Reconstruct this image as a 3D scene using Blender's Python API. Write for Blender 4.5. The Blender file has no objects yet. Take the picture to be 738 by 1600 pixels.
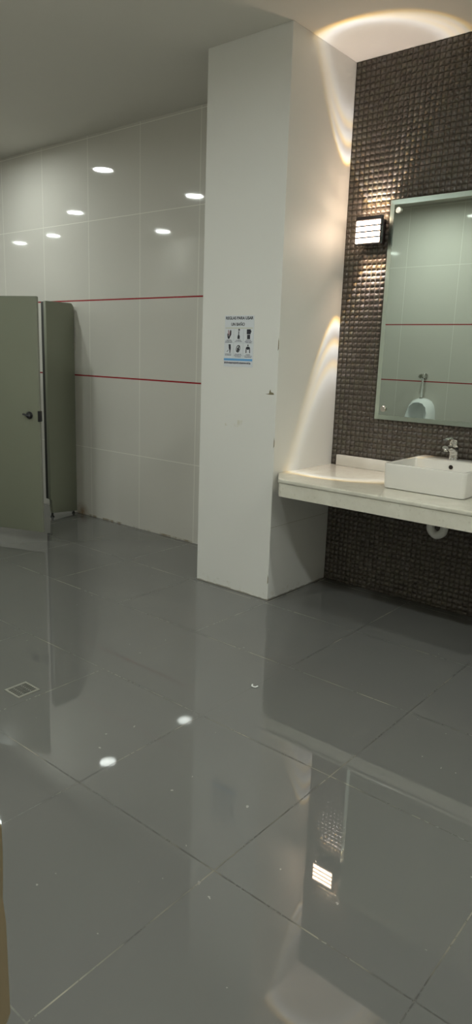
import bpy, bmesh, math, random
from mathutils import Vector, Matrix
random.seed(7)
SC = bpy.context.scene
COL = SC.collection
PI = math.pi

# ------------------------------------------------------------------ camera
CAM_Z = 1.3943
YAW, PITCH, ROLL, FPX = -0.687663, 0.22183747, 0.03446502, 1078.264
fw = Vector((math.sin(YAW)*math.cos(PITCH), math.cos(YAW)*math.cos(PITCH), -math.sin(PITCH)))
rt = Vector((math.cos(YAW), -math.sin(YAW), 0)); up = rt.cross(fw)
r2 = rt*math.cos(ROLL) + up*math.sin(ROLL); u2 = -rt*math.sin(ROLL) + up*math.cos(ROLL)
cam = bpy.data.cameras.new('camera'); co = bpy.data.objects.new('camera', cam); COL.objects.link(co)
cam.sensor_fit = 'VERTICAL'; cam.sensor_height = 36; cam.lens = FPX/1600*36
cam.clip_start = 0.02
M = Matrix((r2, u2, -fw)).transposed().to_4x4(); M.translation = (0, 0, CAM_Z)
co.matrix_world = M
SC.camera = co

# ------------------------------------------------------------------ world, exposure, lamp strengths
w = bpy.data.worlds.new('world'); SC.world = w; w.use_nodes = True
w.node_tree.nodes['Background'].inputs[0].default_value = (0.9, 0.95, 1, 1)
w.node_tree.nodes['Background'].inputs[1].default_value = 0.10
SC.view_settings.view_transform = 'Standard'; SC.view_settings.look = 'None'
SC.view_settings.gamma = 1; SC.view_settings.exposure = 0.09
SC.view_settings.use_curve_mapping = False
LAMP_NEAR = 268.0     # doorway-side downlights, emission raised to brighten the pillar front
LAMP = 132.0            # ceiling downlight emission
LAMP_COL = (0.93, 1.0, 0.945)
SCONCE = 17.0          # glowing bars of the wall lamp
SPOT_W = 14.0           # each little beam of the wall lamp

# ------------------------------------------------------------------ measures
YW = 3.708             # back wall
YF = 0.148             # wall opposite, the one with the doorway
H = 3.015              # ceiling
XC0, XC1, YC = -2.849, -2.283, 3.096   # pillar
XL, XR = -11.0, 0.9
DX0, DX1 = -0.274, 0.56 # doorway the picture is taken from

# ------------------------------------------------------------------ helpers
def link(name, me, parent=None, loc=None):
    o = bpy.data.objects.new(name, me); COL.objects.link(o)
    if parent is not None:
        o.parent = parent
    if loc is not None: o.location = loc
    return o
def wpos(o):
    v = Vector(o.location)
    while o.parent: o = o.parent; v += o.location
    return v
def obj(name, bm, mat, parent=None, smooth=True, origin=None, angle=40):
    """bm is in world coordinates; the object's origin is its parent's (or `origin`)."""
    base = wpos(parent) if parent is not None else Vector(origin or (0, 0, 0))
    bmesh.ops.translate(bm, vec=-base, verts=bm.verts)
    bmesh.ops.recalc_face_normals(bm, faces=bm.faces)
    me = bpy.data.meshes.new(name); bm.to_mesh(me); bm.free()
    for m in (mat if isinstance(mat, (list, tuple)) else [mat]): me.materials.append(m)
    if smooth:
        for p in me.polygons: p.use_smooth = True
        try: me.set_sharp_from_angle(angle=math.radians(angle))
        except Exception: pass
    return link(name, me, parent, None if parent is not None else base)
def thing(name, label, cat, loc, group=None):
    o = link(name, None, None, loc); o.empty_display_size = .05
    tag(o, label, cat, group); return o
def tag(o, label, cat, group=None):
    o['label'] = label; o['category'] = cat
    if group: o['group'] = group
    return o
def struct(o, label=None, cat=None):
    o['kind'] = 'structure'
    if label: o['label'] = label; o['category'] = cat
    return o
def box(bm, x0, x1, y0, y1, z0, z1, bev=0, seg=2, mi=0):
    r = bmesh.ops.create_cube(bm, size=1)
    vs = r['verts']
    for v in vs:
        v.co = Vector(((x0+x1)/2 + v.co.x*(x1-x0), (y0+y1)/2 + v.co.y*(y1-y0), (z0+z1)/2 + v.co.z*(z1-z0)))
    es = list({e for v in vs for e in v.link_edges})
    fs = list({f for v in vs for f in v.link_faces})
    for f in fs: f.material_index = mi
    if bev:
        bmesh.ops.bevel(bm, geom=es, offset=bev, segments=seg, profile=.5, affect='EDGES')
    return bm
def BX(*a, **k): return box(bmesh.new(), *a, **k)
def prism(bm, pts, axis, a0, a1, mi=0):
    """extrude a closed 2D outline along an axis. axis 0: (y,z), 1: (x,z), 2: (x,y)"""
    def P(p, a):
        return {0: (a, p[0], p[1]), 1: (p[0], a, p[1]), 2: (p[0], p[1], a)}[axis]
    A = [bm.verts.new(P(p, a0)) for p in pts]; B = [bm.verts.new(P(p, a1)) for p in pts]
    n = len(pts); fs = [bm.faces.new(A), bm.faces.new(B[::-1])]
    for i in range(n): fs.append(bm.faces.new((A[i], B[i], B[(i+1) % n], A[(i+1) % n])))
    for f in fs: f.material_index = mi
    return bm
def lathe(bm, prof, c, axis=2, n=28, cap=True):
    """prof: (radius, height) pairs turned about an axis through c"""
    ring = []
    for r, h in prof:
        row = []
        for k in range(n):
            t = 2*PI*k/n; a, b = r*math.cos(t), r*math.sin(t)
            p = {2: (a, b, h), 1: (a, h, b), 0: (h, a, b)}[axis]
            row.append(bm.verts.new(Vector(c)+Vector(p)))
        ring.append(row)
    for i in range(len(ring)-1):
        for k in range(n):
            bm.faces.new((ring[i][k], ring[i][(k+1) % n], ring[i+1][(k+1) % n], ring[i+1][k]))
    if cap:
        bm.faces.new(ring[0]); bm.faces.new(ring[-1][::-1])
    return bm
def tube(bm, pts, rad, n=16, flat=1.0):
    """sweep a circle (rad may be a list) along a polyline"""
    pts = [Vector(p) for p in pts]; rings = []; prev = None
    for i, p in enumerate(pts):
        t = (pts[min(i+1, len(pts)-1)] - pts[max(i-1, 0)]).normalized()
        if prev is None:
            a = Vector((0, 0, 1)) if abs(t.z) < .9 else Vector((1, 0, 0))
            u = t.cross(a).normalized()
        else:
            u = (prev - t*prev.dot(t)).normalized()
        prev = u; v = t.cross(u)
        r = rad[i] if isinstance(rad, (list, tuple)) else rad
        ra, rb = r if isinstance(r, tuple) else (r, r)
        rings.append([bm.verts.new(p + u*ra*math.cos(2*PI*k/n) + v*rb*math.sin(2*PI*k/n)) for k in range(n)])
    for i in range(len(rings)-1):
        for k in range(n):
            bm.faces.new((rings[i][k], rings[i][(k+1) % n], rings[i+1][(k+1) % n], rings[i+1][k]))
    bm.faces.new(rings[0]); bm.faces.new(rings[-1][::-1])
    return bm
def curve_pts(ctrl, n=8):
    """Catmull-Rom through ctrl"""
    c = [Vector(p) for p in ctrl]; c = [2*c[0]-c[1]] + c + [2*c[-1]-c[-2]]; out = []
    for i in range(1, len(c)-2):
        for k in range(n):
            t = k/n; p0, p1, p2, p3 = c[i-1], c[i], c[i+1], c[i+2]
            out.append(.5*((2*p1)+(p2-p0)*t+(2*p0-5*p1+4*p2-p3)*t*t+(3*p1-p0-3*p2+p3)*t**3))
    out.append(c[-2]); return out

# ------------------------------------------------------------------ materials
class NT:
    def __init__(s, name):
        s.m = bpy.data.materials.new(name); s.m.use_nodes = True; s.t = s.m.node_tree
        s.b = s.t.nodes['Principled BSDF']; s._c = None
    def n(s, typ, **kw):
        nd = s.t.nodes.new(typ)
        for k, v in kw.items(): setattr(nd, k, v)
        return nd
    def l(s, a, b): s.t.links.new(a, b)
    def math(s, op, a, b=None, c=None, clamp=False):
        nd = s.n('ShaderNodeMath', operation=op); nd.use_clamp = clamp
        for i, x in enumerate((a, b, c)):
            if x is None: continue
            if isinstance(x, (int, float)): nd.inputs[i].default_value = x
            else: s.l(x, nd.inputs[i])
        return nd.outputs[0]
    def co(s):
        if s._c is None:
            s._tc = s.n('ShaderNodeTexCoord'); s._c = s.n('ShaderNodeSeparateXYZ')
            s.l(s._tc.outputs['Object'], s._c.inputs[0])
        return s._c.outputs
    def vec(s): s.co(); return s._tc.outputs['Object']
    def mix(s, f, a, b):
        nd = s.n('ShaderNodeMix', data_type='RGBA')
        for i, x in ((0, f), (6, a), (7, b)):
            if isinstance(x, (int, float)): nd.inputs[i].default_value = x
            elif isinstance(x, tuple): nd.inputs[i].default_value = (*x, 1) if len(x) == 3 else x
            else: s.l(x, nd.inputs[i])
        return nd.outputs[2]
    def noise(s, scale, detail=3, rough=.5, vec=None):
        nd = s.n('ShaderNodeTexNoise'); nd.inputs['Scale'].default_value = scale
        nd.inputs['Detail'].default_value = detail; nd.inputs['Roughness'].default_value = rough
        s.l(vec or s.vec(), nd.inputs['Vector']); return nd.outputs[0]
    def ramp(s, f, *stops):
        nd = s.n('ShaderNodeValToRGB'); e = nd.color_ramp.elements
        while len(e) < len(stops): e.new(.5)
        for i, (p, c) in enumerate(stops):
            e[i].position = p; e[i].color = (c, c, c, 1) if isinstance(c, (int, float)) else (*c, 1)
        s.l(f, nd.inputs[0]); return nd.outputs[0]
    def joint(s, ax, off, size, width):
        """1 on the joints of a grid along one axis"""
        d = s.math('PINGPONG', s.math('SUBTRACT', s.co()[ax], off), size/2)
        return s.math('LESS_THAN', d, width/2)
    def near(s, ax, val, half):
        return s.math('LESS_THAN', s.math('ABSOLUTE', s.math('SUBTRACT', s.co()[ax], val)), half)
    def set(s, **kw):
        for k, v in kw.items():
            i = s.b.inputs[{'color': 'Base Color', 'rough': 'Roughness', 'metal': 'Metallic', 'ior': 'IOR', 'coat': 'Coat Weight',
                            'spec': 'Specular IOR Level', 'trans': 'Transmission Weight', 'coat_rough': 'Coat Roughness'}[k]]
            if isinstance(v, (int, float)): i.default_value = v
            elif isinstance(v, tuple): i.default_value = (*v, 1)
            else: s.l(v, i)
        return s
    def bump(s, h, strength=.2, dist=.002):
        nd = s.n('ShaderNodeBump'); nd.inputs['Strength'].default_value = strength; nd.inputs['Distance'].default_value = dist
        s.l(h, nd.inputs['Height']); s.l(nd.outputs[0], s.b.inputs['Normal']); return s

def plain(name, col, rough=.5, metal=0., var=.06, scale=20, **kw):
    s = NT(name); n = s.noise(scale, 3)
    a = tuple(max(0, c*(1-var)) for c in col); b = tuple(min(1, c*(1+var)) for c in col)
    s.set(color=s.mix(n, a, b), rough=rough, metal=metal, **kw); return s.m
def emit(name, col, strength):
    m = bpy.data.materials.new(name); m.use_nodes = True; t = m.node_tree
    t.nodes.remove(t.nodes['Principled BSDF']); e = t.nodes.new('ShaderNodeEmission')
    e.inputs[0].default_value = (*col, 1); e.inputs[1].default_value = strength
    t.links.new(e.outputs[0], t.nodes['Material Output'].inputs[0]); return m

# polished grey floor tiles, 60 cm
def floor_mat():
    s = NT('polished_grey_tile')
    jx = s.joint(0, -1.068, .6, .0040); jy = s.joint(1, .658, .6, .0040)
    j = s.math('MAXIMUM', jx, jy)
    nb = s.noise(2.3, 2); nf = s.noise(9, 3); nff = s.noise(60, 2)
    present = s.ramp(s.math('ADD', s.math('MULTIPLY', nf, .6), s.math('MULTIPLY', nff, .4)), (.40, .25), (.52, 1.))
    # grout of one row matches the tiles so well that it hardly shows
    row = s.math('MULTIPLY', s.near(1, 2.158, .297), s.math('LESS_THAN', s.co()[0], -1.3))
    present = s.math('MULTIPLY', present, s.math('SUBTRACT', 1, s.math('MULTIPLY', row, .85)))
    tone = s.ramp(s.noise(4.3, 3), (.47, (.040, .037, .030)), (.62, (.27, .24, .175)))
    base = s.mix(nb, (.136, .134, .126), (.150, .148, .139))
    specks = s.ramp(s.noise(38, 2, .4), (.765, 0.), (.78, .5))
    base = s.mix(specks, base, (.50, .48, .44))
    col = s.mix(s.math('MULTIPLY', j, present), base, tone)
    ro = s.math('ADD', s.math('MULTIPLY', s.math('MULTIPLY', j, present), .5), s.math('ADD', .012, s.math('MULTIPLY', s.noise(3.1, 3), .02)))
    s.set(color=col, rough=ro, ior=1.85)
    s.bump(s.noise(1.6, 1), .05, .004)
    return s.m
# large glossy beige wall tiles with two thin red listels
def wall_mat(name, xoff, tone=(.64, .615, .560), lines=True):
    s = NT(name)
    jx = s.joint(0, xoff, .6, .0042); jz = s.joint(2, -.004, .6, .0042)
    n = s.noise(.9, 2); base = s.mix(n, tuple(c*.97 for c in tone), tuple(c*1.03 for c in tone))
    col = s.mix(s.math('MAXIMUM', jx, jz), base, (.86, .84, .76))
    if lines:
        red = s.math('MAXIMUM', s.near(2, 1.796, .0055), s.near(2, 1.195, .0055))
        col = s.mix(red, col, (.32, .012, .020))
    # rust and dirt creeping up from the foot of the wall
    low = s.math('MULTIPLY', s.math('LESS_THAN', s.co()[2], .012), s.ramp(s.noise(11, 3), (.45, 0.), (.6, .75)))
    col = s.mix(low, col, (.22, .16, .08))
    if lines:
        dx = s.math('SUBTRACT', s.co()[0], -4.80); r = s.math('SQRT', s.math('ADD', s.math('MULTIPLY', dx, dx), s.math('MULTIPLY', s.co()[2], s.co()[2])))
        rust = s.math('MULTIPLY', s.ramp(s.math('MULTIPLY', r, 8), (.0, 1.), (.9, 0.)), s.ramp(s.noise(14, 3), (.3, .3), (.6, 1.)))
        col = s.mix(rust, col, (.24, .11, .02))
    s.set(color=col, rough=.045, ior=1.5)
    s.bump(s.noise(1.1, 1), .04, .004)
    return s.m
def pillar_mat():
    s = NT('white_glazed_panel')
    z = s.co()[2]
    base = s.mix(s.noise(1.5, 2), (.71, .695, .655), (.75, .735, .695))
    # joint on the side face only
    jn = s.math('MULTIPLY', s.near(2, .440, .0014), s.math('GREATER_THAN', s.co()[0], XC1-.002))
    col = s.mix(jn, base, (.50, .47, .40))
    # rubbed, yellowed patches on the front
    sm = s.math('MULTIPLY', s.near(2, 1.015, .02), s.math('MULTIPLY', s.near(0, -2.57, .08), s.ramp(s.noise(26, 3), (.45, 0.), (.6, .5))))
    col = s.mix(sm, col, (.55, .50, .34))
    foot = s.math('MULTIPLY', s.math('LESS_THAN', z, s.math('ADD', -.004, s.math('MULTIPLY', s.noise(17, 4), .024))), .7)
    col = s.mix(foot, col, (.20, .16, .10))
    hi = s.math('MULTIPLY', s.math('LESS_THAN', z, .05), s.ramp(s.noise(30, 3), (.55, 0.), (.72, .3)))
    col = s.mix(hi, col, (.50, .45, .34))
    s.set(color=col, rough=.5); return s.m
def mosaic_mat():
    s = NT('brown_glass_mosaic')
    v = s.n('ShaderNodeVectorMath', operation='MULTIPLY_ADD'); s.l(s.vec(), v.inputs[0])
    v.inputs[1].default_value = (1/.0309, 0, 1/.0309); v.inputs[2].default_value = (2.283/.0309, 0, 0)
    f = s.n('ShaderNodeVectorMath', operation='FLOOR'); s.l(v.outputs[0], f.inputs[0])
    wn = s.n('ShaderNodeTexWhiteNoise', noise_dimensions='3D'); s.l(f.outputs[0], wn.inputs['Vector'])
    col = s.ramp(wn.outputs[0], (0., (.072, .057, .046)), (.4, (.086, .070, .058)), (.8, (.080, .070, .048)), (1., (.105, .088, .080)))
    s.set(color=col, rough=s.math('ADD', .22, s.math('MULTIPLY', wn.outputs[0], .14)), ior=1.55)
    return s.m
def marble_mat():
    s = NT('cream_marble')
    n = s.noise(7, 6, .65); sp = s.ramp(s.noise(55, 4, .6), (.60, 0.), (.72, .55))
    col = s.mix(s.ramp(n, (.35, 0.), (.7, 1.)), (.70, .67, .58), (.60, .565, .475))
    col = s.mix(sp, col, (.42, .38, .30)); s.set(color=col, rough=.16, ior=1.5); return s.m
def partition_mat():
    s = NT('grey_green_paint')
    n = s.noise(2, 3)
    s.set(color=s.mix(n, (.208, .216, .158), (.226, .234, .174)), rough=.34)
    s.bump(s.noise(160, 2), .05, .0006); return s.m
def jamb_mat():
    s = NT('tan_varnished_wood')
    n = s.n('ShaderNodeTexNoise'); mp = s.n('ShaderNodeMapping'); mp.inputs['Scale'].default_value = (40, 40, 2)
    s.l(s.vec(), mp.inputs[0]); s.l(mp.outputs[0], n.inputs['Vector']); n.inputs['Scale'].default_value = 1; n.inputs['Detail'].default_value = 4
    col = s.mix(n.outputs[0], (.17, .125, .065), (.24, .18, .10))
    s.set(color=col, rough=.4); return s.m
def mirror_mat(name, col, rough=0.0):
    s = NT(name); s.set(color=col, metal=1., rough=rough); return s.m

M_floor = floor_mat()
M_wall = wall_mat('beige_wall_tile', -4.06)
M_wallF = wall_mat('beige_wall_tile_opposite', -3.655)
M_wallP = wall_mat('beige_wall_tile_plain', -.2, lines=False)
M_ceil = plain('ceiling_paint', (.72, .69, .63), .8, var=.02, scale=2)
M_pillar = pillar_mat()
M_mosaic = mosaic_mat()
M_grout = plain('dark_grout', (.070, .057, .044), .8, var=.25, scale=40)
M_marble = marble_mat()
M_splash = plain('pale_marble', (.70, .665, .61), .2, var=.04, scale=9)
M_part = partition_mat()
M_black = plain('black_plastic', (.012, .012, .013), .3)
M_dark = plain('near_black', (.022, .022, .018), .5)
M_cer = plain('white_ceramic', (.735, .705, .655), .09, var=.015, scale=3, ior=1.5)
M_cer2 = plain('white_urinal_ceramic', (.80, .82, .82), .08, var=.01, scale=3)
M_chrome = mirror_mat('chrome', (.78, .77, .75), .08)
M_steel = mirror_mat('brushed_steel', (.62, .58, .52), .28)
M_mirror = mirror_mat('mirror_silver', (.60, .665, .605), 0.)
M_bevel = mirror_mat('mirror_bevel', (.52, .60, .54), .3)
M_medge = plain('mirror_glass_edge', (.22, .36, .30), .2)
M_pvc = plain('white_pvc', (.70, .69, .64), .3)
M_hole = plain('dark_hole', (.02, .012, .008), .8)
M_lampblk = plain('lamp_black_metal', (.030, .022, .024), .4)
M_trim = plain('white_lamp_trim', (.75, .75, .72), .5)
M_disc = emit('downlight_glow', LAMP_COL, LAMP); M_disc2 = emit('downlight_glow_bright', LAMP_COL, LAMP_NEAR)
M_bar = emit('wall_lamp_glow', (1.0, .76, .56), SCONCE)
M_lens = emit('lamp_lens_glow', (1.0, .75, .55), 250.0)
M_jamb = jamb_mat()
M_paper = plain('sign_white', (.66, .68, .71), .45, var=.02)
M_ink = plain('sign_ink', (.022, .022, .032), .5)
M_ink2 = plain('sign_small_ink', (.11, .11, .15), .5)
M_blue = plain('sign_blue', (.13, .36, .66), .45)
M_cream = plain('sign_cream', (.58, .58, .47), .45)
M_red = plain('sign_red', (.26, .07, .08), .5)
M_scrap = plain('white_scrap', (.8, .8, .78), .6)
M_chip = plain('bare_plaster', (.20, .17, .10), .9, var=.3)
M_brass = plain('old_brass', (.20, .13, .09), .4, metal=.4)

# ------------------------------------------------------------------ structure
bm = BX(XL-.1, XR+.1, -1.6, YW+.1, -.08, 0)
struct(obj('floor', bm, M_floor, smooth=False), 'glossy grey tiled floor', 'floor')
bm = BX(XL-.1, XR+.1, -1.6, YW+.1, H, H+.08)
struct(obj('ceiling', bm, M_ceil, smooth=False), 'plain off white ceiling', 'ceiling')
bm = BX(XL-.1, -2.6, YW, YW+.1, 0, H)
struct(obj('wall_back', bm, M_wall, smooth=False), 'beige tiled back wall with two red lines', 'wall')
bm = bmesh.new()
box(bm, XL-.1, DX0-.05, 0, YF, 0, H); box(bm, DX1+.05, XR+.1, 0, YF, 0, H); box(bm, DX0-.05, DX1+.05, 0, YF, 2.15, H)
struct(obj('wall_front', bm, M_wallF, smooth=False), 'beige tiled wall opposite the mirror', 'wall')
struct(obj('wall_left', BX(XL-.1, XL, 0, YW+.1, 0, H), M_wallP, smooth=False), 'far left end wall', 'wall')
struct(obj('wall_right', BX(XR, XR+.1, 0, YW+.1, 0, H), M_wallP, smooth=False), 'right end wall', 'wall')
# mosaic wall: grout bed plus pillow-shaped tiles
P = .0309
bm = BX(-2.6, XR, YW+.001, YW+.1, 0, H)
wm = struct(obj('wall_mosaic', bm, M_grout, smooth=False), 'wall clad in small dark brown mosaic tiles', 'wall')
def mosaic():
    us = [0, .10, .32, .5, .68, .90, 1]
    G = len(us); verts = []; faces = []
    nx = int((XR-XC1)/P)+1; nz = int(H/P)
    z0 = H - nz*P
    rnd = random.Random(3)
    for i in range(nx):
        for k in range(-1, nz):
            x = XC1 + i*P + .0016; z = z0 + k*P + .0016
            wx, wz = P-.0032, P-.0032
            if z < 0: wz = wz + z - .002; z = .002
            if x+wx > XR: wx = XR-x
            if wz < .004 or wx < .004: continue
            jx, jz, jt = rnd.uniform(-.0004, .0004), rnd.uniform(-.0004, .0004), rnd.uniform(-.0004, .0004)
            tx, tz = rnd.uniform(-.015, .015), rnd.uniform(-.015, .015)
            b = len(verts)
            for v in us:
                for u in us:
                    a = 1-abs(2*u-1)**2.2; c = 1-abs(2*v-1)**2.2
                    h = .0012 + (.0066+jt)*(a*c)**.85 if 0 < u < 1 and 0 < v < 1 else 0
                    if h: h += (u-.5)*wx*tx + (v-.5)*wz*tz
                    verts.append((x+jx+u*wx, YW+.001-h, z+jz+v*wz))
            for q in range(G-1):
                for p in range(G-1):
                    faces.append((b+q*G+p, b+q*G+p+1, b+(q+1)*G+p+1, b+(q+1)*G+p))
    me = bpy.data.meshes.new('mosaic_tiles'); me.from_pydata(verts, [], faces); me.update()
    me.materials.append(M_mosaic)
    for p in me.polygons: p.use_smooth = True
    return link('mosaic_tiles', me, wm)
mosaic()
bm = BX(XC0, XC1, YC, YW+.001, 0, H, bev=.002, seg=1)
pil = struct(obj('pillar', bm, M_pillar, smooth=False), 'square white pillar with a notice on its front', 'pillar')
# chipped corner on the pillar's front edge
bm = bmesh.new()
pts = [(-2.362, 1.196), (-2.335, 1.199), (-2.332, 1.212), (-2.327, 1.222), (-2.322, 1.207), (-2.305, 1.204), (-2.301, 1.194), (-2.33, 1.193)]
prism(bm, pts, 1, YC-.0008, YC+.001)
obj('chipped_paint', bm, M_chip, pil, smooth=False)
bm = bmesh.new()
for z0_, z1_ in ((1.43, 1.50), (.90, .96), (.10, .16)):
    prism(bm, [(-2.2885, z0_), (-2.2835, z0_+.01), (-2.2833, z1_-.02), (-2.2865, z1_), (-2.2875, (z0_+z1_)/2)], 1, YC-.0006, YC+.001)
obj('chipped_paint', bm, M_chip, pil, smooth=False)
# doorway frame at the left edge of the view
def edge_x(z, rnd): return 0
bm = bmesh.new()
rnd = random.Random(5)
n = 150
for side, xi, xo in ((0, DX0, DX0-.05), (1, DX1, DX1+.05)):
    rows = []
    for k in range(n+1):
        z = 2.15*k/n; ch = max(0, rnd.gauss(0, 1)-.9)*.0035
        s_ = -1 if side == 0 else 1
        ring = [(xi, 0), (xi, YF+.004-ch), (xi+s_*(.004+ch), YF+.014-ch*.3), (xo, YF+.014), (xo, 0)]
        rows.append([bm.verts.new((x, y, z)) for x, y in ring])
    for k in range(n):
        for q in range(5): bm.faces.new((rows[k][q], rows[k][(q+1) % 5], rows[k+1][(q+1) % 5], rows[k+1][q]))
    bm.faces.new(rows[0]); bm.faces.new(rows[-1][::-1])
box(bm, DX0, DX1, 0, YF+.014, 2.10, 2.15)
struct(obj('door_1', bm, M_jamb, smooth=False), 'tan wooden door frame at the left edge', 'door frame')

# ------------------------------------------------------------------ ceiling downlights
LIGHTS = [
 (-5.33, 3.00, 'round ceiling downlight above the toilet cubicle, nearest the back wall'),
 (-5.33, 1.785, 'round ceiling downlight in front of the cubicle row, second from the back wall'),
 (-7.19, 1.89, 'round ceiling downlight in the second row to the left'),
 (-7.17, .45, 'round ceiling downlight by the opposite wall, second row to the left'),
 (-8.87, 1.0, 'round ceiling downlight in the third row to the left'),
 (-9.98, .82, 'round ceiling downlight nearest the far left end wall'),
 (-3.25, .90, 'round ceiling downlight over the wall urinal'),
 (-1.40, .90, 'round ceiling downlight in front of the washbasin, straight before the doorway'),
 (.45, .90, 'added unseen ceiling downlight right of the doorway'),  # added out of view to brighten the pillar's right side
 (.45, 2.30, 'added unseen ceiling downlight at the right end of the room, before the mosaic wall'),  # another added lamp, fills the pillar's side face with light
]
def make_light():
    t = thing('ceiling_downlight', LIGHTS[0][2], 'ceiling light', (LIGHTS[0][0], LIGHTS[0][1], H), 'ceiling downlights')
    c = t.location
    bm = lathe(bmesh.new(), [(.086, -.002), (.104, -.002), (.108, -.006), (.106, -.012), (.092, -.014), (.086, -.010)], c, n=40, cap=False)
    # close the ring
    bm.verts.ensure_lookup_table(); n = 40
    for k in range(n):
        bm.faces.new((bm.verts[5*n+k], bm.verts[5*n+(k+1) % n], bm.verts[(k+1) % n], bm.verts[k]))
    obj('trim_ring', bm, M_trim, t)
    bm = lathe(bmesh.new(), [(.0865, -.003), (.0865, -.007), (.0, -.0071)][:2], c, n=40)
    obj('diffuser', bm, M_disc, t, smooth=False)
    return t
L0 = make_light()
disc2 = [ch for ch in L0.children if ch.name.startswith('diffuser')][0].data.copy(); disc2.materials[0] = M_disc2
for x, y, lab in LIGHTS[1:]:
    r = L0.copy(); COL.objects.link(r); r.location = (x, y, H); r['label'] = lab
    for ch in list(L0.children):
        c = ch.copy(); COL.objects.link(c); c.parent = r
        if x > -4 and ch.name.startswith('diffuser'): c.data = disc2

# ------------------------------------------------------------------ toilet cubicle
ctop = 1.775
cub = thing('toilet_cubicle', 'grey green toilet cubicle with its door standing open', 'toilet cubicle', (-4.85, 3.43, 0))
# latch-side pilaster against the back wall, top outer corner cut
x0, x1 = -4.884, -4.85
bm = bmesh.new()
prism(bm, [(3.437, .036), (YW-.012, .020), (YW-.012, ctop-.03), (YW-.03, ctop-.004), (YW-.045, ctop), (3.422, ctop), (3.422, .155), (3.437, .15)], 0, x0, x1)
bmesh.ops.bevel(bm, geom=list(bm.edges), offset=.003, segments=2, profile=.5, affect='EDGES')
pl = obj('pilaster', bm, M_part, cub)
bm = BX(-4.925, x0+.004, 3.428, 3.446, .155, ctop-.004, bev=.002)
obj('dark_strip', bm, M_dark, pl)  # thin dark strip along the pilaster's free edge
for bz in (.30, 1.40):
    obj('wall_bracket', BX(-4.862, -4.852, YW-.014, YW-.0015, bz, bz+.06, bev=.001, seg=1), M_steel, pl)
bm = bmesh.new()
lathe(bm, [(.016, 0), (.017, .006), (.010, .010), (.009, .040)], (-4.866, 3.447, 0), n=18)
obj('foot', bm, M_dark, pl)
bm = bmesh.new()
lathe(bm, [(.014, 0), (.015, .006), (.009, .010), (.008, .030)], (-4.866, YW-.04, 0), n=18)
obj('foot', bm, M_dark, pl)
# hinge-side pilaster and the side panel that carries it
HX, HY = -4.85, 2.66
bm = BX(x0, x1, 2.42, HY-.01, .02, ctop, bev=.003)
hp = obj('pilaster', bm, M_part, cub)
bm = bmesh.new(); lathe(bm, [(.016, 0), (.017, .006), (.010, .010), (.009, .03)], (-4.866, 2.5, 0), n=18)
obj('foot', bm, M_dark, hp)
bm = BX(-6.35, x0+.001, 2.46, 2.485, .15, ctop, bev=.003)
sp = obj('side_panel', bm, M_part, cub)
for fx in (-6.3, -5.6):
    bm = bmesh.new(); lathe(bm, [(.016, 0), (.017, .006), (.010, .010), (.009, .16)], (fx, 2.4725, 0), n=18)
    obj('foot', bm, M_dark, sp)
# door, opened outwards about its hinge
DW, DT, dz0, dz1 = .672, .026, .080, 1.750
ang = math.radians(20.8)
def D(u, v, z):   # along the door, out of its front face, up
    c, s_ = math.cos(ang), math.sin(ang)
    return Vector((HX + u*c + v*s_, HY + u*s_ - v*c, z))
def dbox(u0, u1, v0, v1, z0, z1, bev=.003):
    bm = BX(u0, u1, v0, v1, z0, z1, bev=bev)
    for vv in bm.verts: vv.co = D(vv.co.x, vv.co.y, vv.co.z)
    return bm
door = obj('door', dbox(0.002, DW, -DT, 0, dz0, dz1), M_part, cub)
bm = dbox(DW-.003, DW+.0035, -DT+.002, -.002, dz0+.004, dz1-.004, bev=.0015)
obj('edge_strip', bm, plain('grey_green_edge', (.27, .275, .22), .4), door)
kc = D(DW-.083, 0, .935)
bm = bmesh.new()
nrm = (D(0, 1, 0)-D(0, 0, 0)); tan = (D(1, 0, 0)-D(0, 0, 0))
def dl(prof, u, z, n=24):
    b = lathe(bmesh.new(), prof, (0, 0, 0), axis=1, n=n)
    for vv in b.verts: vv.co = D(u + vv.co.x, vv.co.y, z + vv.co.z)
    return b
kn = obj('latch_knob', dl([(.026, 0), (.027, .006), (.021, .012), (.019, .020), (.012, .024)], DW-.078, .935), M_black, door)
b = BX(-.040, .026, .018, .034, -.0065, .0065, bev=.004)
R = Matrix.Rotation(math.radians(12), 3, 'Y')
for vv in b.verts:
    c2 = R @ vv.co; vv.co = D(DW-.078+c2.x, c2.y, .935+c2.z)
obj('thumb_turn', b, plain('grey_metal_turn', (.10, .10, .11), .25, metal=.6), kn)
obj('latch_keeper', dbox(DW-.006, DW+.012, -.022, .008, .893, .968, bev=.002), M_black, door)
for hz in (.35, 1.5):
    obj('hinge', dl([(.008, -.014), (.008, .0)], 0.006, hz, 12), M_steel, door)

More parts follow.
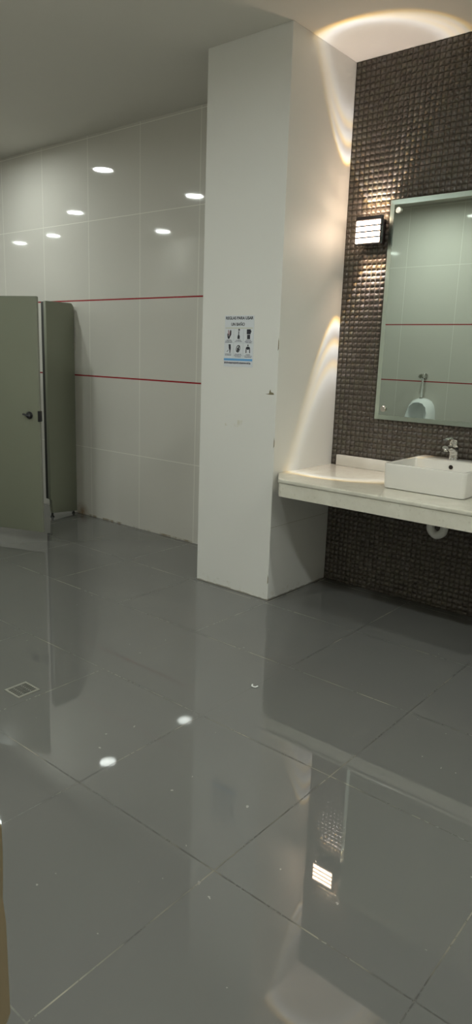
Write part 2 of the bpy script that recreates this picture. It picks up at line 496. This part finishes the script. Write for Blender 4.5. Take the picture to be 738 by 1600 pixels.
# ------------------------------------------------------------------ notice on the pillar
SX0, SX1, SZ0, SZ1 = -2.672, -2.459, 1.336, 1.618
sg = thing('wall_notice', 'white bathroom rules notice with six pictograms on the pillar', 'notice', (SX0, YC, SZ0))
obj('sheet', BX(SX0, SX1, YC-.0016, YC, SZ0, SZ1), M_paper, sg, smooth=False)
SW, SH = SX1-SX0, SZ1-SZ0
def S(u, v): return (SX0+u*SW, SZ0+(1-v)*SH)     # u right, v down, 0..1
def flat(bm, pts, d=.0022):
    prism(bm, [S(*p) for p in pts], 1, YC-d, YC-.0012); return bm
def rect(bm, u0, u1, v0, v1, d=.0022): return flat(bm, [(u0, v0), (u1, v0), (u1, v1), (u0, v1)], d)
def oval(u, v, a, b, t0=0, t1=2*PI, n=20, tilt=0):
    out = []
    for k in range(n):
        t = t0+(t1-t0)*k/n; x, y = a*math.cos(t), b*math.sin(t)
        out.append((u+x*math.cos(tilt)-y*math.sin(tilt), v+x*math.sin(tilt)*SW/SH+y*math.cos(tilt)))
    return out
def text(body, u, v, size, width):
    cu = bpy.data.curves.new('lettering', 'FONT'); cu.body = body; cu.align_x = 'CENTER'; cu.align_y = 'CENTER'
    cu.size = size; cu.extrude = .0002; cu.offset = .0006
    o = bpy.data.objects.new('lettering', cu); COL.objects.link(o)
    dg = bpy.context.evaluated_depsgraph_get(); dg.update()
    me = bpy.data.meshes.new_from_object(o.evaluated_get(dg)); bpy.data.objects.remove(o)
    xs = [q.co.x for q in me.vertices]; k = width/(max(xs)-min(xs)) if xs else 1
    X, Z = S(u, v)
    for q in me.vertices:
        q.co = Vector((X+q.co.x*k, YC-.0020-q.co.z, Z+q.co.y)) - wpos(sg)
    me.materials.clear(); me.materials.append(M_ink)
    return link('lettering', me, sg)
text('REGLAS PARA USAR', .5, .052, .0225, .200)
text('UN BAÑO', .46, .172, .0225, .098)
bm = rect(bmesh.new(), .03, .97, .232, .252, .0019); obj('cream_band', bm, M_cream, sg, smooth=False)
bm = rect(bmesh.new(), .0, .985, .838, .882, .0019); obj('blue_band', bm, M_blue, sg, smooth=False)
bm = bmesh.new()
rect(bm, .325, .330, .54, .82, .0018); rect(bm, .655, .660, .54, .82, .0018); rect(bm, .01, .98, .528, .532, .0018); rect(bm, .325, .329, .26, .52, .0018); rect(bm, .655, .659, .26, .52, .0018)
obj('divider_lines', bm, plain('sign_grey_line', (.32, .36, .40), .5), sg, smooth=False)
def pict(bm, mat=M_ink): return obj('pictogram', bm, mat, sg, smooth=False)
# two hands held together
bm = bmesh.new()
flat(bm, [(.10, .345), (.135, .36), (.15, .41), (.165, .395), (.185, .30), (.215, .275), (.235, .30), (.235, .37), (.205, .405), (.17, .455), (.13, .455), (.105, .41)])
h1 = pict(bm); bm = bmesh.new(); flat(bm, [(.125, .285), (.145, .28), (.155, .38), (.14, .395)], .0024); flat(bm, [(.185, .31), (.20, .30), (.20, .36), (.18, .38)], .0026)
obj('red_accent', bm, M_red, h1, smooth=False)
# standing figure
bm = bmesh.new(); flat(bm, oval(.505, .275, .026, .020)); flat(bm, [(.485, .305), (.51, .30), (.505, .37), (.535, .40), (.53, .455), (.50, .455), (.455, .45), (.46, .40), (.48, .37)]); pict(bm)
# bin with two compartments
bm = bmesh.new(); rect(bm, .77, .90, .265, .36); rect(bm, .785, .885, .37, .455); flat(bm, [(.90, .29), (.925, .29), (.915, .33), (.90, .33)]); pict(bm)
# brush
bm = bmesh.new(); flat(bm, [(.155, .56), (.225, .56), (.235, .64), (.222, .68), (.215, .73), (.195, .735), (.19, .68), (.165, .64)]); flat(bm, [(.10, .705), (.15, .665), (.155, .675), (.105, .715)]); pict(bm)
# crossed-out oval
bm = bmesh.new()
N = 28; o1 = oval(.49, .645, .070, .078, n=N, tilt=.45); o2 = oval(.49, .645, .050, .060, n=N, tilt=.45)
A = [bm.verts.new((S(*p)[0], YC-.0022, S(*p)[1])) for p in o1]; B = [bm.verts.new((S(*p)[0], YC-.0022, S(*p)[1])) for p in o2]
for k in range(N): bm.faces.new((A[k], A[(k+1) % N], B[(k+1) % N], B[k]))
flat(bm, [(.445, .69), (.525, .575), (.545, .585), (.465, .705)]); flat(bm, [(.46, .63), (.50, .62), (.53, .66), (.49, .70), (.455, .68)]); pict(bm)
# figure with both arms down
bm = bmesh.new(); flat(bm, oval(.825, .575, .020, .017)); flat(bm, [(.79, .60), (.86, .60), (.895, .625), (.90, .725), (.875, .725), (.87, .645), (.84, .66), (.81, .66), (.78, .645), (.775, .725), (.75, .725), (.755, .625)]); pict(bm)
# captions under each pictogram, too small to read: rows of short ink marks
rnd = random.Random(11)
def capt(bm, uc, v, wdt, h):
    u = uc-wdt/2
    while u < uc+wdt/2-.004:
        l = rnd.uniform(.010, .022); rect(bm, u, min(u+l, uc+wdt/2), v+rnd.uniform(0, h*.25), v+h-rnd.uniform(0, h*.25), .0020); u += l+rnd.uniform(.004, .008)
for uc, rows in ((.16, ((.468, .16), (.490, .24), (.512, .24))), (.49, ((.472, .18), (.494, .25))), (.835, ((.468, .17), (.492, .25), (.514, .20))),
                 (.15, ((.745, .22), (.768, .22))), (.49, ((.745, .23), (.770, .27), (.796, .22))), (.83, ((.750, .14), (.774, .26), (.798, .24)))):
    bm = bmesh.new()
    for v, wd in rows: capt(bm, uc, v, wd, .016)
    obj('caption', bm, M_ink2, sg, smooth=False)
bm = bmesh.new(); u = .02
while u < .93:
    l = rnd.uniform(.018, .034); rect(bm, u, min(u+l, .955), .905+rnd.uniform(0, .008), .945-rnd.uniform(0, .006), .0020); u += l+rnd.uniform(.006, .012)
obj('footer_lettering', bm, plain('sign_foot_ink', (.06, .055, .075), .5), sg, smooth=False)

# ------------------------------------------------------------------ wall lamp
LX0, LX1, LZ0, LZ1, LY = -2.163, -1.999, 2.030, 2.181, 3.612
lm = thing('wall_lamp', 'square black wall lamp with four glowing bars left of the mirror', 'wall lamp', ((LX0+LX1)/2, YW, LZ0))
obj('housing', BX(LX0+.0085, LX1-.024, LY+.016, YW-.003, LZ0+.007, LZ1-.010, bev=.002), M_lampblk, lm)
bm = bmesh.new()
zt, zb = LZ1-.020, LZ0+.008
bh = (zt-zb)/4
box(bm, LX0, LX1, LY, LY+.018, zt, LZ1, bev=.0015, seg=1)
box(bm, LX0, LX1, LY, LY+.018, LZ0, zb, bev=.0015, seg=1)
box(bm, LX1-.009, LX1, LY, LY+.018, zb, zt)
for k in range(1, 4): box(bm, LX0+.003, LX1-.007, LY+.001, LY+.016, zb+k*bh-.0038, zb+k*bh+.0038)
box(bm, LX0+.008, LX1-.001, LY+.0140, LY+.0175, LZ0+.001, LZ1-.001)
obj('louvre_frame', bm, M_lampblk, lm, smooth=False)
for k in range(4):
    q0, q1 = zb+k*bh+.0042, zb+(k+1)*bh-.0042
    bm = prism(bmesh.new(), [(LX0+.001, LY+.004), (LX0+.003, LY+.002), (LX1-.009, LY+.002), (LX1-.009, LY+.013), (LX0+.0075, LY+.013), (LX0+.0075, LY+.035), (LX0+.001, LY+.035)], 2, q0, q1)
    obj('glowing_bar', bm, M_bar, lm)
# six little lens beams: three up, three down
def beam(x, z, upw, half):
    L = bpy.data.lights.new('lens_beam', 'SPOT'); L.energy = SPOT_W if upw else SPOT_W*2.1
    L.spot_size = 2*math.radians(half)*2.2; L.spot_blend = 0.3; L.shadow_soft_size = .006; L.color = (1, 1, 1)
    L.use_nodes = True; t = L.node_tree; e = t.nodes.get('Emission') or t.nodes.new('ShaderNodeEmission')
    tc = t.nodes.new('ShaderNodeTexCoord'); sx = t.nodes.new('ShaderNodeSeparateXYZ'); t.links.new(tc.outputs['Normal'], sx.inputs[0])
    ab = t.nodes.new('ShaderNodeMath'); ab.operation = 'ABSOLUTE'; t.links.new(sx.outputs[2], ab.inputs[0])
    ac = t.nodes.new('ShaderNodeMath'); ac.operation = 'ARCCOSINE'; t.links.new(ab.outputs[0], ac.inputs[0])
    dv = t.nodes.new('ShaderNodeMath'); dv.operation = 'DIVIDE'; t.links.new(ac.outputs[0], dv.inputs[0]); dv.inputs[1].default_value = math.radians(half)*2.2
    rp = t.nodes.new('ShaderNodeValToRGB'); el = rp.color_ramp.elements
    stops = [(0, (.28, .24, .225)), (.60, (.31, .265, .245)), (.76, (.43, .385, .36)), (.85, (.78, .79, .84)), (.895, (.98, .97, .95)), (.920, (1, .80, .42)), (.948, (1, .60, .10)), (.968, (.62, .30, .02)), (.985, (.085, .062, .045)), (1.45, (.050, .036, .026)), (2.0, (0, 0, 0))]
    while len(el) < len(stops): el.new(.5)
    for i, (p, c) in enumerate(stops): el[i].position = p*1.06/2.2; el[i].color = (*c, 1)
    t.links.new(dv.outputs[0], rp.inputs[0]); t.links.new(rp.outputs[0], e.inputs[0]); e.inputs[1].default_value = 1
    out = t.nodes.get('Light Output') or t.nodes.new('ShaderNodeOutputLight'); t.links.new(e.outputs[0], out.inputs[0])
    o = bpy.data.objects.new('lens_beam', L); COL.objects.link(o); o.parent = lm
    o.location = Vector((x, 3.662, z)) - wpos(lm)
    o.rotation_euler = (PI, 0, 0) if upw else (0, 0, 0)
for x in (-2.131, -2.081, -2.031):
    beam(x, LZ1-.004, True, 26.2); beam(x, LZ0+.002, False, 20.8)
    for zz, s_ in ((LZ1-.0105, 1), (LZ0+.0075, -1)):
        bm = lathe(bmesh.new(), [(.010, 0), (.010, .002*s_), (.007, .0035*s_)], (x, 3.662, zz), n=16)
        obj('lens', bm, M_lens if s_ > 0 else M_steel, lm)

# ------------------------------------------------------------------ mirror
MX0, MX1, MZ0, MZ1, MY = -1.991, -.79, 1.062, 2.264, 3.680
mr = thing('wall_mirror', 'large mirror with angled glass border hanging above the washbasin', 'mirror', ((MX0+MX1)/2, MY, MZ0))
b_ = .026
bm = bmesh.new()
def quad(a, b, c, d, mi):
    f = bm.faces.new([bm.verts.new(p) for p in (a, b, c, d)]); f.material_index = mi
o4 = [(MX0, MZ0), (MX1, MZ0), (MX1, MZ1), (MX0, MZ1)]; i4 = [(MX0+b_, MZ0+b_), (MX1-b_, MZ0+b_), (MX1-b_, MZ1-b_), (MX0+b_, MZ1-b_)]
yf, ye, yb = MY, MY+.0022, MY+.006
quad(*[(p[0], yf, p[1]) for p in i4], 0)
obj('glass', bm, M_mirror, mr, smooth=False)
bm = bmesh.new()
for k in range(4):
    a, b, c, d = o4[k], o4[(k+1) % 4], i4[(k+1) % 4], i4[k]
    quad((a[0], ye, a[1]), (b[0], ye, b[1]), (c[0], yf, c[1]), (d[0], yf, d[1]), 0)
    quad((a[0], ye, a[1]), (b[0], ye, b[1]), (b[0], yb, b[1]), (a[0], yb, a[1]), 1)
quad(*[(p[0], yb, p[1]) for p in o4], 1)
obj('bevel_edge', bm, [M_bevel, M_medge], mr, smooth=False)
for kx in (-1.935, MX1-.056):
    for kz in (2.207, 1.124):
        bm = lathe(bmesh.new(), [(.0140, -.012), (.0168, -.009), (.0168, -.001), (.010, 0), (.010, .022)], (kx, MY, kz), axis=1, n=24)
        obj('standoff_knob', bm, M_steel, mr)

# ------------------------------------------------------------------ counter
CT, CB, CY = .757, .661, 2.979
ct = thing('washbasin_counter', 'cream marble wall counter carrying the washbasin', 'counter', (-1.2, YW, CB))
XE = .55
def plan(off, y0):
    """outline of the top in plan, inset by off at the front and left"""
    return [(XC1, YW-.008), (XC1, 3.146+off), (-2.172+off*.8, y0+off+.016), (-2.165+off*.8, y0+off+.005), (-2.150+off*.8, y0+off), (XE, y0+off), (XE, YW-.008)]
bm = prism(bmesh.new(), plan(0, CY), 2, CT-.022, CT)
bmesh.ops.bevel(bm, geom=[e for e in bm.edges if abs(e.verts[0].co.z-e.verts[1].co.z) < 1e-5], offset=.007, segments=3, profile=.6, affect='EDGES')
obj('top_slab', bm, M_marble, ct)
bm = prism(bmesh.new(), plan(.006, CY), 2, CB, CT-.022)
obj('apron', bm, M_marble, ct, smooth=False)
bm = BX(-2.231, XE, 3.676, YW-.0055, CT, .822, bev=.003)
obj('backsplash', bm, M_splash, ct)

# ------------------------------------------------------------------ washbasin
BX0, BX1, BY0, BY1, BZ = -1.653, -1.217, 3.192, 3.670, .888
bs = thing('washbasin', 'white rectangular vessel washbasin on the marble counter', 'washbasin', ((BX0+BX1)/2, (BY0+BY1)/2, CT))
def rrect(x0, x1, y0, y1, r, n=6):
    out = []
    for cx, cy, a in ((x1-r, y1-r, 0), (x0+r, y1-r, PI/2), (x0+r, y0+r, PI), (x1-r, y0+r, 3*PI/2)):
        for k in range(n+1):
            t = a + PI/2*k/n; out.append((cx+r*math.cos(t), cy+r*math.sin(t)))
    return out
bm = bmesh.new(); loops = []
led = 3.535       # front of the tap ledge
for x0, x1, y0, y1, r, z in [
    (BX0+.012, BX1-.012, BY0+.012, BY1-.006, .022, CT+.0005), (BX0+.004, BX1-.004, BY0+.004, BY1, .024, CT+.005), (BX0+.002, BX1-.002, BY0+.002, BY1, .024, CT+.03),
    (BX0, BX1, BY0, BY1, .022, BZ-.006), (BX0+.001, BX1-.001, BY0+.001, BY1-.001, .021, BZ-.002), (BX0+.004, BX1-.004, BY0+.004, BY1-.004, .019, BZ),
    (BX0+.013, BX1-.013, BY0+.013, led, .014, BZ), (BX0+.016, BX1-.016, BY0+.016, led-.003, .013, BZ-.002), (BX0+.018, BX1-.018, BY0+.018, led-.005, .013, BZ-.006),
    (BX0+.024, BX1-.024, BY0+.024, led-.010, .022, BZ-.070), (BX0+.036, BX1-.036, BY0+.036, led-.022, .03, BZ-.092), (BX0+.08, BX1-.08, BY0+.08, led-.06, .04, BZ-.101)]:
    loops.append([bm.verts.new((x, y, z)) for x, y in rrect(x0, x1, y0, y1, r)])
for a, b in zip(loops, loops[1:]):
    for k in range(len(a)): bm.faces.new((a[k], a[(k+1) % len(a)], b[(k+1) % len(b)], b[k]))
bm.faces.new(loops[0]); bm.faces.new(loops[-1])
obj('basin', bm, M_cer, bs, angle=50)
oc = (-1.432, led-.0085, .858)
bm = lathe(bmesh.new(), [(.0115, -.001), (.0115, .003)], oc, axis=1, n=20); obj('overflow_hole', bm, M_hole, bs)
bm = lathe(bmesh.new(), [(.0125, -.0015), (.0155, -.0005), (.0155, .003)], oc, axis=1, n=20, cap=False); obj('overflow_ring', bm, M_cer, bs)
bm = lathe(bmesh.new(), [(.026, 0), (.026, .003), (.020, .004), (.016, .001)], ((BX0+BX1)/2, 3.36, BZ-.1005), n=24); obj('drain', bm, M_chrome, bs)
# tap on the ledge
fx, fy = -1.456, 3.612
fc = thing('basin_tap', 'chrome single lever mixer tap on the washbasin ledge', 'tap', (fx, fy, BZ))
bm = tube(bmesh.new(), curve_pts([(fx, fy, BZ), (fx, fy, BZ+.020), (fx, fy-.003, BZ+.040), (fx, fy-.012, BZ+.058)], 5), [(.0275, .0275)]*3+[(.0265, .0265)]*4+[(.0255, .0255)]*9, n=26)
bd = obj('body', bm, M_chrome, fc)
bm = tube(bmesh.new(), curve_pts([(fx, fy-.010, BZ+.046), (fx, fy-.045, BZ+.064), (fx, fy-.085, BZ+.074), (fx, fy-.125, BZ+.074)], 6), [(.023, .018)]*6+[(.020, .014)]*6+[(.017, .011)]*7, n=20)
sp = obj('spout', bm, M_chrome, fc)
bm = lathe(bmesh.new(), [(.0105, -.014), (.0115, -.012), (.0115, -.004), (.008, .002)], (fx, fy-.116, BZ+.068), n=18); obj('aerator', bm, M_chrome, sp)
bm = lathe(bmesh.new(), [(.0255, .0), (.0265, .003), (.0255, .016), (.0205, .029), (.010, .036), (.002, .037)], (fx, fy-.010, BZ+.071), n=28)
for v in bm.verts: v.co.y -= (v.co.z-BZ-.071)*.35
hd = obj('lever_cap', bm, M_chrome, fc)
bm = tube(bmesh.new(), curve_pts([(fx, fy-.006, BZ+.097), (fx, fy-.040, BZ+.114), (fx, fy-.085, BZ+.121), (fx, fy-.135, BZ+.116)], 6), [(.021, .010)]*5+[(.016, .006)]*7+[(.013, .0045)]*7, n=18)
obj('lever', bm, M_chrome, hd)
bm = lathe(bmesh.new(), [(.0225, .0), (.0225, .016)], (fx, fy-.011, BZ+.058), n=24); obj('dark_collar', bm, M_dark, fc)

# ------------------------------------------------------------------ waste pipe and stop valve below the counter
tp = thing('waste_trap', 'white plastic waste trap under the counter', 'waste pipe', (-1.42, 3.5, .46))
tx = -1.435
bm = bmesh.new()
tube(bm, curve_pts([(tx-.035, 3.43, CB+.0), (tx-.035, 3.43, .56), (tx-.030, 3.43, .525), (tx+.0, 3.43, .503), (tx+.035, 3.43, .522), (tx+.045, 3.43, .56), (tx+.06, 3.45, .59), (tx+.075, 3.52, .60), (tx+.08, YW, .60)], 7), .0215, n=18)
t_ = obj('bend', bm, M_pvc, tp)
bm = lathe(bmesh.new(), [(.028, -.015), (.029, -.012), (.029, .012), (.026, .015)], (tx-.035, 3.43, .585), n=20); obj('union_nut', bm, M_pvc, tp)
bm = lathe(bmesh.new(), [(.034, 0), (.03, -.008), (.023, -.010)], (tx+.08, YW-.006, .60), axis=1, n=20); obj('wall_flange', bm, M_pvc, tp)
vx = -1.315
sv = thing('stop_valve', 'small brownish water stop valve beside the waste trap', 'valve', (vx, YW-.007, .53))
bm = lathe(bmesh.new(), [(.026, 0), (.024, -.006), (.012, -.010), (.011, -.075), (.014, -.078), (.014, -.100)], (vx, YW-.006, .535), axis=1, n=18); obj('valve_body', bm, M_brass, sv)
bm = tube(bmesh.new(), curve_pts([(vx, YW-.09, .54), (vx, YW-.09, .58), (vx-.01, YW-.10, .62), (vx-.03, YW-.11, CB+.001)], 5), .006, n=10); obj('hose', bm, M_steel, sv)
bm = lathe(bmesh.new(), [(.016, -.1), (.018, -.105), (.018, -.118), (.012, -.122)], (vx, YW-.006, .535), axis=1, n=14); obj('handle', bm, M_brass, sv)

# ------------------------------------------------------------------ urinal on the opposite wall (seen in the mirror)
ux, uz = -3.32, .47
ur = thing('urinal', 'white wall urinal seen in the mirror, below the red line', 'urinal', (ux, YF, uz))
bm = bmesh.new(); loops = []; N = 28
# horizontal slices: outer shell then inner bowl
def slice_(z, wd, dp, t):
    pts = []
    for k in range(N+1):
        a = PI*k/N; pts.append((ux+wd*math.cos(a), YF+.0005+dp*math.sin(a)**.8, z))
    return pts
outer = [(.47, .05, .10), (.50, .095, .19), (.56, .13, .27), (.64, .148, .31), (.72, .155, .30), (.80, .155, .255), (.88, .150, .205), (.94, .135, .165), (.985, .105, .125), (1.010, .055, .085), (1.016, .01, .05)]
for z, wd, dp in outer: loops.append([bm.verts.new(p) for p in slice_(z, wd, dp, 0)])
for a, b in zip(loops, loops[1:]):
    for k in range(N): bm.faces.new((a[k], a[k+1], b[k+1], b[k]))
bm.faces.new(loops[0]); bm.faces.new(loops[-1])
for a, b in zip(loops, loops[1:]): bm.faces.new((a[0], b[0], b[-1], a[-1]))
bmesh.ops.recalc_face_normals(bm, faces=bm.faces)
shell = obj('shell', bm, M_cer2, ur, angle=60)
# hollow the bowl with a scoop open to the front
bm = bmesh.new(); loops = []
for z, wd, dp0, dp1 in [(.655, .02, .16, .22), (.67, .07, .10, .40), (.70, .110, .06, .45), (.78, .124, .045, .45), (.86, .118, .040, .45), (.925, .095, .04, .45), (.962, .055, .05, .45), (.972, .015, .08, .45)]:
    back = [(ux+wd*math.cos(PI+PI*k/N), YF+dp0+wd*.75*(1+math.sin(PI+PI*k/N)), z) for k in range(N+1)]
    loops.append([bm.verts.new(p) for p in back+[(ux+wd, YF+dp1, z), (ux-wd, YF+dp1, z)]])
for a, b in zip(loops, loops[1:]):
    n_ = len(a)
    for k in range(n_): bm.faces.new((a[k], a[(k+1) % n_], b[(k+1) % n_], b[k]))
bm.faces.new(loops[0]); bm.faces.new(loops[-1])
cut = obj('cutter', bm, M_cer2, smooth=False)
md = shell.modifiers.new('bowl', 'BOOLEAN'); md.object = cut; md.operation = 'DIFFERENCE'; md.solver = 'EXACT'
shell.location = shell.location
dg = bpy.context.evaluated_depsgraph_get(); dg.update()
me = bpy.data.meshes.new_from_object(shell.evaluated_get(dg)); shell.modifiers.clear(); shell.data = me
for p in me.polygons: p.use_smooth = True
try: me.set_sharp_from_angle(angle=math.radians(45))
except Exception: pass
bpy.data.objects.remove(cut)
bm = lathe(bmesh.new(), [(.026, 0), (.024, .004), (.012, .006)], (ux, YF+.20, .668), n=18); obj('drain', bm, M_black, ur)
bm = lathe(bmesh.new(), [(.020, 0), (.022, .012), (.014, .020)], (ux, YF+.055, 1.006), n=18); obj('inlet_nut', bm, M_chrome, ur)
vl = thing('flush_valve', 'chrome push flush valve with pipe above the urinal', 'valve', (ux, YF, 1.03))
bm = tube(bmesh.new(), [(ux, YF+.055, 1.026), (ux, YF+.055, 1.23)], .010, n=14); obj('flush_pipe', bm, M_trim, vl)
bm = lathe(bmesh.new(), [(.034, 0), (.032, .008), (.018, .012), (.018, .075), (.024, .078), (.026, .100), (.018, .110)], (ux, YF, 1.250), axis=1, n=22); obj('valve_body', bm, M_chrome, vl)
bm = lathe(bmesh.new(), [(.017, -.035), (.02, -.03), (.02, .028), (.014, .034)], (ux-.01, YF+.055, 1.250), axis=0, n=18); obj('cross_body', bm, M_chrome, vl)

# ------------------------------------------------------------------ floor drain and scrap
dx, dy, hs = -2.355, 1.496, .052
dr = thing('floor_drain', 'small square metal floor drain grate set in the tiles', 'drain', (dx, dy, 0))
bm = bmesh.new()
for x0, x1, y0, y1 in ((dx-hs, dx+hs, dy-hs, dy-hs+.009), (dx-hs, dx+hs, dy+hs-.009, dy+hs), (dx-hs, dx-hs+.009, dy-hs+.009, dy+hs-.009), (dx+hs-.009, dx+hs, dy-hs+.009, dy+hs-.009)):
    box(bm, x0, x1, y0, y1, 0, .0030)
obj('frame', bm, plain('dull_steel', (.34, .33, .28), .4, metal=.5), dr, smooth=False)
obj('well', BX(dx-hs+.008, dx+hs-.008, dy-hs+.008, dy+hs-.008, 0, .0006), M_hole, dr, smooth=False)
bm = bmesh.new()
for k in range(7):
    x = dx-hs+.014+k*(2*hs-.028)/6; box(bm, x-.0030, x+.0030, dy-hs+.009, dy+hs-.009, .0005, .0026)
for q in (-.018, .018): box(bm, dx-hs+.009, dx+hs-.009, dy+q-.003, dy+q+.003, .0005, .0024)
obj('grate', bm, plain('dull_grate', (.20, .20, .175), .45, metal=.4), dr, smooth=False)
bm = bmesh.new(); cx, cy = -1.665, 2.196
tube(bm, curve_pts([(cx-.016, cy+.004, .004), (cx-.006, cy-.010, .005), (cx+.008, cy-.008, .004), (cx+.012, cy+.006, .005)], 5), [(.0035, .002)]*16, n=8)
tag(obj('paper_scrap', bm, M_scrap, origin=(cx, cy, 0)), 'tiny curled white scrap lying on the floor tiles', 'scrap')
